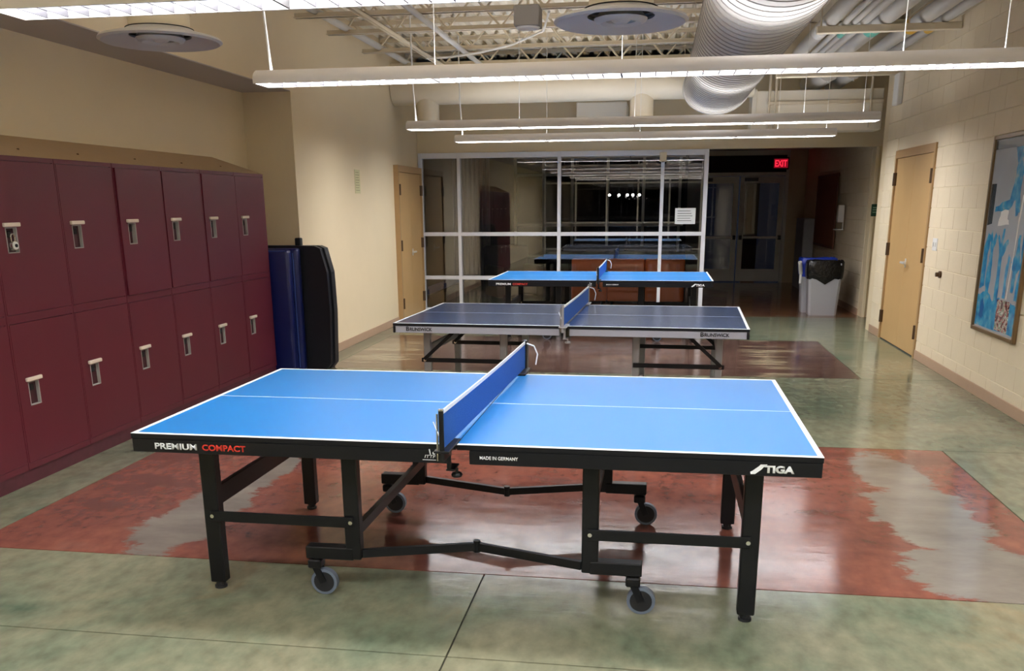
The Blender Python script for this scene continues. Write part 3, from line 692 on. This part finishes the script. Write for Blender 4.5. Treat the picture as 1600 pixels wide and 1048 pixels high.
def net(label, loc, rz, mpost, du=.0):
    n = thing('table_net', label, 'net', loc, rz, None); H = .76; V = .885
    t = bmesh.new(); N = 24; rows = []
    for zt in (.012, .148):
        for off in (-.0015, .0015):
            rows.append([t.verts.new((du*(i/N-.5)+off, -V+2*V*i/N, H+zt-.006*math.sin(PI*i/N)*(zt > .1))) for i in range(N+1)])
    for a, b_ in ((0, 2), (2, 3), (3, 1), (1, 0)):
        for i in range(N): t.faces.new((rows[a][i], rows[a][i+1], rows[b_][i+1], rows[b_][i]))
    mb = MB(); mb._merge(t); mb.build('mesh_panel', M_net, n)
    t = MB()
    for i in range(12):
        a, b_ = i/12, (i+1)/12
        t.bar((du*(a-.5), -V+2*V*a, H+.153-.006*math.sin(PI*a)), (du*(b_-.5), -V+2*V*b_, H+.153-.006*math.sin(PI*b_)), .005, .016)
    t.build('top_tape', M_line, n)
    for v in (-1, 1):
        u = du*.5*v
        p = MB().tube((u, v*(V+.008), H-.03), (u, v*(V+.008), H+.163), .010, 14).build('post', mpost, n, True)
        MB().tube((u-.016, v*(V+.008), H-.03), (u-.016, v*(V+.008), H+.15), .004).tube((u, v*(V+.008), H+.163), (u, v*(V+.008), H+.168), .011).build('tension_rod', M_chrome, p)
        MB().box(u-.03, u+.03, min(v*(V+.02), v*.70), max(v*(V+.02), v*.70), H+.0006, H+.010, .002).build('clamp_top', mpost, p)
        MB().box(u-.010, u+.010, min(v*.775, v*.90), max(v*.775, v*.90), H-.035, H+.0006, .003).box(u-.008, u+.008, min(v*.775, v*.79), max(v*.775, v*.79), H-.10, H-.03, .002).box(u-.012, u+.022, min(v*.70, v*.79), max(v*.70, v*.79), H-.10, H-.092, .002).build('clamp', mpost, p)
        MB().tube((u+.02, v*.74, H-.12), (u+.02, v*.74, H-.10), .006).lathe([(0, 0), (.02, .0), (.023, .008), (.018, .016), (0, .016)], (u+.02, v*.74, H-.135), 16).build('clamp_knob', mpost, p)
    MB().path([(u+.01, V, H+.15), (u+.05, V+.01, H+.135), (u+.07, V+.01, H+.09), (u+.06, V+.01, H+.03)], .004, 6).build('cord', M_line, n)
    MB().path([(-u-.005, -V-.01, H+.06), (-u-.03, -V-.01, H+.12)], .002, 6).build('cord', M_line, n)
T1 = ((-.7303, 4.0605, 0), -.0072); T2 = ((-.6334, 7.6171, 0), -.0354); T3 = ((-.6638, 11.9072, 0), -.0031)
compact_table('bright blue ping-pong table with black legs standing on the red floor slab', *T1, True)
net('blue net on the bright blue table standing on the red slab', *T1, M_black, .05)
compact_table('bright blue ping-pong table with black legs just in front of the orange sofa', *T3, False)
net('blue net on the table in front of the orange sofa', *T3, M_black, .0)

def silver_table(label, loc, rz):
    t = thing('table_tennis_table', label, 'ping-pong table', loc, rz)
    surface(t, M_top2, M_apron)
    for s_ in (-1, 1):
        a, b_ = (-1.35, -.045) if s_ < 0 else (.035, 1.35)
        ap = MB()
        for v in (-1, 1): ap.box(a, b_, v*.7605-.0125*(1+v), v*.7605+.0125*(1-v), .685, .737, .002)
        ap.box(s_*1.365-(.025 if s_ > 0 else 0), s_*1.365+(.025 if s_ < 0 else 0), -.735, .735, .685, .737, .002)
        ap.build('apron', M_silverap, t)
        for v in (-1, 1):
            MB().box(min(s_*1.35, s_*1.37), max(s_*1.35, s_*1.37), v*.75-.014, v*.75+.014, .683, .738, .004).build('corner_cap', M_black, t)
            lg = MB().box(s_*1.165-.028, s_*1.165+.028, v*.5-.024, v*.5+.024, .02, .735, .005).build('leg', M_silver, t)
            MB().tube((s_*1.165, v*.5, 0), (s_*1.165, v*.5, .022), .026, 16).build('foot', M_rubber, lg)
            lg = MB().box(s_*.53-.028, s_*.53+.028, v*.5-.024, v*.5+.024, .10, .735, .005).build('leg', M_silver, t)
            MB().tube((s_*.53, v*.5-.014, .05), (s_*.53, v*.5+.014, .05), .05, 24).build('wheel', M_rubber, lg, True)
            br = MB().box(min(s_*.51, s_*1.21), max(s_*.51, s_*1.21), v*.5-.038, v*.5-.026, .415, .45, .003).build('side_bar', M_black, t)
            MB().tube((s_*1.18, v*.5-.046, .432), (s_*1.18, v*.5-.038, .432), .012, 12).build('bolt', M_chrome, br)
            MB().bar((s_*1.185, v*.5-.045, .44), (s_*.88, v*.5-.045, .715), .010, .028).build('diagonal_brace', M_black, t)
        MB().box(s_*1.165-.01, s_*1.165+.01, -.476, .476, .48, .55, .003).build('cross_plate', M_silver, t)
        MB().bar((s_*.53, -.476, .16), (s_*.53, .476, .16), .03, .03).build('cross_bar', M_silver, t)
    for u in (-1.262, 1.015):
        text('lettering', 'B', M_blackp, t, (u, -.7612, .699), .026, .034, bold=.03)
        text('lettering', 'RUNSWICK', M_blackp, t, (u+.03, -.7612, .700), .182, .027, bold=.03)
silver_table('dark navy ping-pong table with silver apron and legs on the brown floor slab', *T2)
net('blue net on the dark navy table with the silver apron', *T2, M_silver, .0)

# ------------------------------------------------------------------ wall items, right
p = thing('framed_poster', 'large bronze-framed poster with cyan figures on the block wall', 'poster', (XR-.004, 0, 0))
py0, py1, pz0, pz1 = 7.62, 8.62, .56, 2.19; fw = .035
MB().box(-.03, 0, py0, py0+fw, pz0, pz1, .004).box(-.03, 0, py1-fw, py1, pz0, pz1, .004).box(-.03, 0, py0+fw, py1-fw, pz0, pz0+fw, .004).box(-.03, 0, py0+fw, py1-fw, pz1-fw, pz1, .004).build('frame', M_wood, p)
pr_ = MB().box(-.012, 0, py0+fw, py1-fw, pz0+fw, pz1-fw).build('print', M_print, p)
def PP(q, d_): return (-.0122-d_, py1-q[0]*(py1-py0), pz0+q[1]*(pz1-pz0))   # q: 0..1 from far edge, 0..1 up
def blot(name, pts, m, lvl=1, jit=.010):
    rn = random.Random(len(pts)*7+int(pts[0][0]*100)); out = []
    for k, a in enumerate(pts):
        b_ = pts[(k+1) % len(pts)]
        for q in range(4):
            t_ = q/4; e_ = jit if q else 0
            out.append((a[0]+(b_[0]-a[0])*t_+rn.uniform(-e_, e_), a[1]+(b_[1]-a[1])*t_+rn.uniform(-e_, e_)*.6))
    out = [(min(max(x, .04), .96), min(max(y, .028), .976)) for x, y in out]
    poly_plate(name, out, m, pr_, PP, .0004*lvl)
blot('cyan_ground', [(.04, .03), (.96, .03), (.96, .17), (.8, .19), (.7, .15), (.55, .2), (.4, .17), (.25, .22), (.04, .19)], M_cyan)
blot('cyan_figure', [(.2, .2), (.27, .2), (.29, .3), (.27, .42), (.33, .5), (.29, .52), (.24, .47), (.2, .53), (.17, .5), (.21, .42), (.18, .3)], M_cyan, 2)
blot('cyan_figure', [(.42, .18), (.5, .19), (.49, .4), (.6, .47), (.58, .49), (.48, .45), (.49, .54), (.45, .54), (.43, .46), (.36, .51), (.35, .49), (.42, .41)], M_cyan, 2)
blot('cyan_figure', [(.76, .24), (.82, .24), (.83, .33), (.9, .36), (.86, .42), (.84, .52), (.79, .5), (.78, .42), (.7, .38), (.76, .34)], M_cyan, 2)
blot('cyan_branch', [(.2, .62), (.5, .63), (.62, .68), (.6, .72), (.66, .8), (.66, .9), (.58, .88), (.56, .78), (.5, .68), (.2, .645)], M_cyan, 2)
blot('dark_picture', [(.05, .55), (.16, .56), (.16, .76), (.05, .76)], M_printd, 2, 0)
blot('dark_picture', [(.84, .62), (.95, .62), (.95, .8), (.84, .8)], M_printd, 2, 0)
blot('dark_band', [(.04, .93), (.96, .93), (.96, .975), (.04, .975)], M_printd, 2, 0)
blot('group_picture', [(.52, .035), (.8, .035), (.8, .19), (.52, .19)], M_prmix, 3, 0)
blot('cyan_trunk', [(.50, .93), (.62, .80), (.60, .70), (.66, .60), (.74, .62), (.70, .74), (.74, .84), (.90, .92), (.86, .93)], M_cyan, 1)
blot('cyan_trunk', [(.60, .20), (.66, .20), (.65, .30), (.68, .40), (.64, .42), (.60, .34)], M_cyan, 2)
blot('cyan_wash', [(.05, .22), (.16, .24), (.15, .40), (.19, .48), (.12, .52), (.05, .44)], M_cyan, 1)
blot('cyan_wash', [(.86, .20), (.95, .20), (.95, .58), (.88, .54), (.90, .40)], M_cyan, 1)
blot('grey_wash', [(.30, .55), (.55, .56), (.50, .60), (.52, .66), (.34, .62)], M_white, 1)
blot('white_streak', [(.68, .2), (.71, .2), (.8, .7), (.77, .7)], M_white, 3)
blot('cyan_blot', [(.12, .08), (.2, .07), (.22, .14), (.17, .18), (.13, .15)], mat('print_deep', (20, 96, 160), .25), 3)
s = thing('light_switch', 'white double light switch plate beside the tan double doors', 'switch', (XR-.004, 10.05, 1.17))
MB().box(-.008, 0, -.075, .075, 0, .125, .003).build('plate', M_white, s)
for dy in (-.04, .04): MB().box(-.016, -.008, dy-.012, dy+.012, .04, .085, .003).build('rocker', M_white, s)
s = thing('wall_bumper', 'small brown door bumper on the block wall below the switch', 'door stop', (XR-.004, 9.75, .95))
MB().tube((0, 0, 0), (-.02, 0, 0), .035, 16).build('base', M_hinge, s); MB().tube((-.02, 0, 0), (-.05, 0, 0), .022, 16).build('pad', M_hinge, s)
# left wall items
s = thing('wall_notice', 'narrow pale yellow notice strip on the smooth cream wall', 'notice', (XL+.002, 11.1, 1.80))
MB().box(0, .003, -.1, .1, 0, .28).build('sheet', M_cream, s)
for i in range(8): MB().box(.003, .0034, -.07, .05+.02*(i % 2), .245-.03*i, .252-.03*i).build('printed_line', mat('print_olive', (136, 128, 96), .6), s)
s = thing('wall_outlet', 'white power outlet low on the cream wall beside the mats', 'outlet', (XL+.001, 10.07, .39))
MB().box(0, .006, -.037, .037, 0, .12, .002).build('plate', M_white, s)
for z in (.02, .068): MB().box(.006, .009, -.018, .018, z, z+.03, .002).build('socket', mat('socket_grey', (190, 186, 178), .5), s)

# ------------------------------------------------------------------ bins and hall items
def bin_(label, x, y, w, d_, h, mbag, group=None):
    b = thing('waste_bin', label, 'bin', (x, y, 0))
    t = bmesh.new(); rings = []
    for z, k in ((0, .80), (.02, .82), (h*.5, .91), (h-.03, .99), (h-.03, 1.03), (h, 1.03)):
        rings.append([t.verts.new((a*w/2*k, c*d_/2*k, z)) for a, c in ((-1, -.8), (-.85, -1), (.85, -1), (1, -.8), (1, .8), (.85, 1), (-.85, 1), (-1, .8))])
    for a, c in zip(rings, rings[1:]):
        for i in range(8): t.faces.new((a[i], a[(i+1) % 8], c[(i+1) % 8], c[i]))
    t.faces.new(rings[0][::-1]); t.faces.new(rings[-1])
    mb = MB(); mb._merge(t); mb.build('tub', M_plastic, b)
    t = bmesh.new(); rings = []; rnd = random.Random(len(label)); n = 40
    for z, k in ((h*.70, 1.0), (h*.74, 1.05), (h*.86, 1.09), (h+.01, 1.08), (h+.035, 1.02), (h+.02, .9), (h-.02, .8)):
        R = []
        for i in range(n):
            th = 2*PI*i/n; cx = math.copysign(abs(math.cos(th))**.35, math.cos(th)); cy = math.copysign(abs(math.sin(th))**.35, math.sin(th))
            jz = rnd.uniform(-.012, .012) + (-.07 if (z < h*.72 and abs(cx) < .45 and cy < 0) else 0)
            R.append(t.verts.new((cx*w/2*k*rnd.uniform(.99, 1.015), cy*d_/2*k*rnd.uniform(.985, 1.02), z+jz)))
        rings.append(R)
    for a, c in zip(rings, rings[1:]):
        for i in range(n): t.faces.new((a[i], a[(i+1) % n], c[(i+1) % n], c[i]))
    t.faces.new(rings[-1]); mb = MB(); mb._merge(t); mb.build('liner', mbag, b, True)
    return b
bin_('grey waste bin with a black liner standing in front at the hall opening', 2.54, 14.42, .50, .28, .78, M_bag)
bn = bin_('grey recycling bin with a blue liner behind the black-lined bin', 2.50, 14.80, .52, .30, .80, M_bagblue)
MB().tube((-.26, -.12, .60), (-.30, -.22, .78), .03, 10).tube((-.26, -.12, .60), (-.27, -.18, .45), .02, 10).build('knotted_bag_corner', M_white, bn)
s = thing('cork_board', 'brown cork notice board on the dim hall wall', 'notice board', (3.034, 0, 0))
MB().box(-.012, 0, 16.6, 18.5, .92, 2.1).build('cork', M_cork, s); MB().box(-.02, .0, 16.55, 16.6, .88, 2.14).box(-.02, 0, 18.5, 18.55, .88, 2.14).box(-.02, 0, 16.6, 18.5, .88, .92).box(-.02, 0, 16.6, 18.5, 2.1, 2.14).build('frame', mat('cork_frame', (110, 62, 40), .6), s)
s = thing('sanitizer_dispenser', 'white hand sanitizer dispenser with drip tray on the hall wall', 'dispenser', (3.034, 15.9, 1.22))
MB().box(-.10, 0, -.06, .06, .12, .40, .015, 2).build('case', M_white, s); MB().box(-.14, 0, -.08, .08, 0, .012, .004).box(-.012, 0, -.03, .03, .01, .12).build('drip_tray', M_white, s)
s = thing('hall_cabinet', 'pale grey upright panel against the dim hall wall', 'cabinet', (2.93, 19.1, 0))
MB().box(-.1, .1, -.5, .5, .0, 1.36, .01).build('body', M_plastic, s); MB().box(-.104, -.1, -.48, .48, .05, 1.3).build('door', M_plastic, s)
s = thing('room_sign', 'small dark green sign with pale lines on the wall end by the hall', 'sign', (3.12, 14.128, 1.46))
MB().box(-.05, .12, -.006, 0, 0, .17, .002).build('plate', M_green, s)
for z in (.05, .085, .115): MB().box(-.03, .1, -.007, -.006, z, z+.012).build('printed_line', mat('sign_pale', (150, 180, 150), .5), s)

# ------------------------------------------------------------------ lounge behind the glass
def sofa(x0, x1, y, label):
    s = thing('lounge_sofa', label, 'sofa', ((x0+x1)/2, y, 0)); w = (x1-x0)/2
    MB().box(-w, w, 0, .20, .06, .765, .03, 3).build('backrest', M_orange, s, True)
    MB().box(-w, w, .2, .78, .06, .44, .03, 3).build('seat', M_orange, s, True)
    for u in (-w+.08, w-.08):
        for v in (.06, .7): MB().tube((u, v, 0), (u, v, .07), .02).build('leg', M_black, s)
sofa(-1.39, -.79, 15.5, 'orange sofa unit behind the glass, at the armchair end'); sofa(-.785, -.165, 15.5, 'orange sofa unit behind the glass, between two others'); sofa(-.155, .50, 15.5, 'orange sofa unit behind the glass, at the hall end')
a = thing('armchair', 'dark armchair with olive sides and orange seat edge behind the glass', 'armchair', (-2.5, 16.2, 0), .5)
MB().box(-.42, .42, .28, .46, .1, .95, .06, 3).build('backrest', M_rubber, a, True)
for u in (-1, 1): MB().box(min(u*.30, u*.44), max(u*.30, u*.44), -.4, .3, .08, .62, .04, 3).build('armrest', M_olive, a, True)
MB().box(-.30, .30, -.42, .28, .12, .42, .04, 3).build('seat', M_olive, a, True); MB().box(-.30, .30, -.44, .28, .42, .47, .02, 2).build('cushion', M_orange, a, True)
def lounge_table(label, x, y, w, d_, rz=0):
    t = thing('game_table', label, 'table', (x, y, 0), rz)
    MB().box(-w/2, w/2, -d_/2, d_/2, .70, .76, .008).build('table_top', mat('dark_table_top', (22, 27, 44), .4), t)
    MB().box(-w/2+.06, w/2-.06, -d_/2+.06, d_/2-.06, .60, .70).build('apron', M_black, t)
    for u in (-1, 1):
        for v in (-1, 1): MB().box(u*(w/2-.15)-.04, u*(w/2-.15)+.04, v*(d_/2-.15)-.04, v*(d_/2-.15)+.04, 0, .6).build('leg', M_black, t)
lounge_table('dark blue game table behind the orange sofas', -.75, 17.5, 2.6, 1.0)
lounge_table('dark game table by the lounge windows', -.75, 20.2, 2.4, 1.1)
w2 = sempty('window_2', 'dark lounge windows with pale mullions', 'window', (0, 21.2, 0))
for x in (-3.2, -2.55, -1.9, -1.1, -.3, .5): MB().box(x-.03, x+.03, -.04, .04, .5, 2.7).build('mullion', M_hallgrey, w2)
for z in (.5, 1.2, 2.3, 2.68): MB().box(-3.2, .6, -.038, .038, z-.03, z+.03).build('transom_bar', M_hallgrey, w2)
MB().box(-3.2, .6, -.005, .005, .5, 2.68).build('pane', M_glassd, w2)
c = thing('lounge_curtain', 'pale grey hanging curtain at the side of the lounge', 'curtain', (-3.9, 19.5, 0))
MB().prism([(-.4+.02*i, .03*math.sin(i*1.3)) for i in range(41)]+[(.4-.02*i, .012+.03*math.sin((40-i)*1.3)) for i in range(41)], 'z', .2, 2.6).build('drape', mat('curtain_grey', (150, 150, 152), .8), c)

tr_ = thing('bulb_track', 'row of small bright bulbs hanging in the dark lounge', 'track light', (-.95, 19.0, 1.83))
MB().box(-.05, .85, -.012, .012, .30, .325).build('track', M_black, tr_)
for u in (0, .19, .36, .47, .6):
    MB().tube((u, 0, .02), (u, 0, .30), .006, 8).build('stem', M_black, tr_)
    MB().lathe([(0, -.025), (.02, -.015), (.026, 0), (.02, .015), (0, .025)], (u, 0, 0), 14).build('bulb', M_bulb, tr_, True)
MB().tube((.4, 0, .32), (.4, 0, .888), .008, 8).build('drop_rod', M_black, tr_)
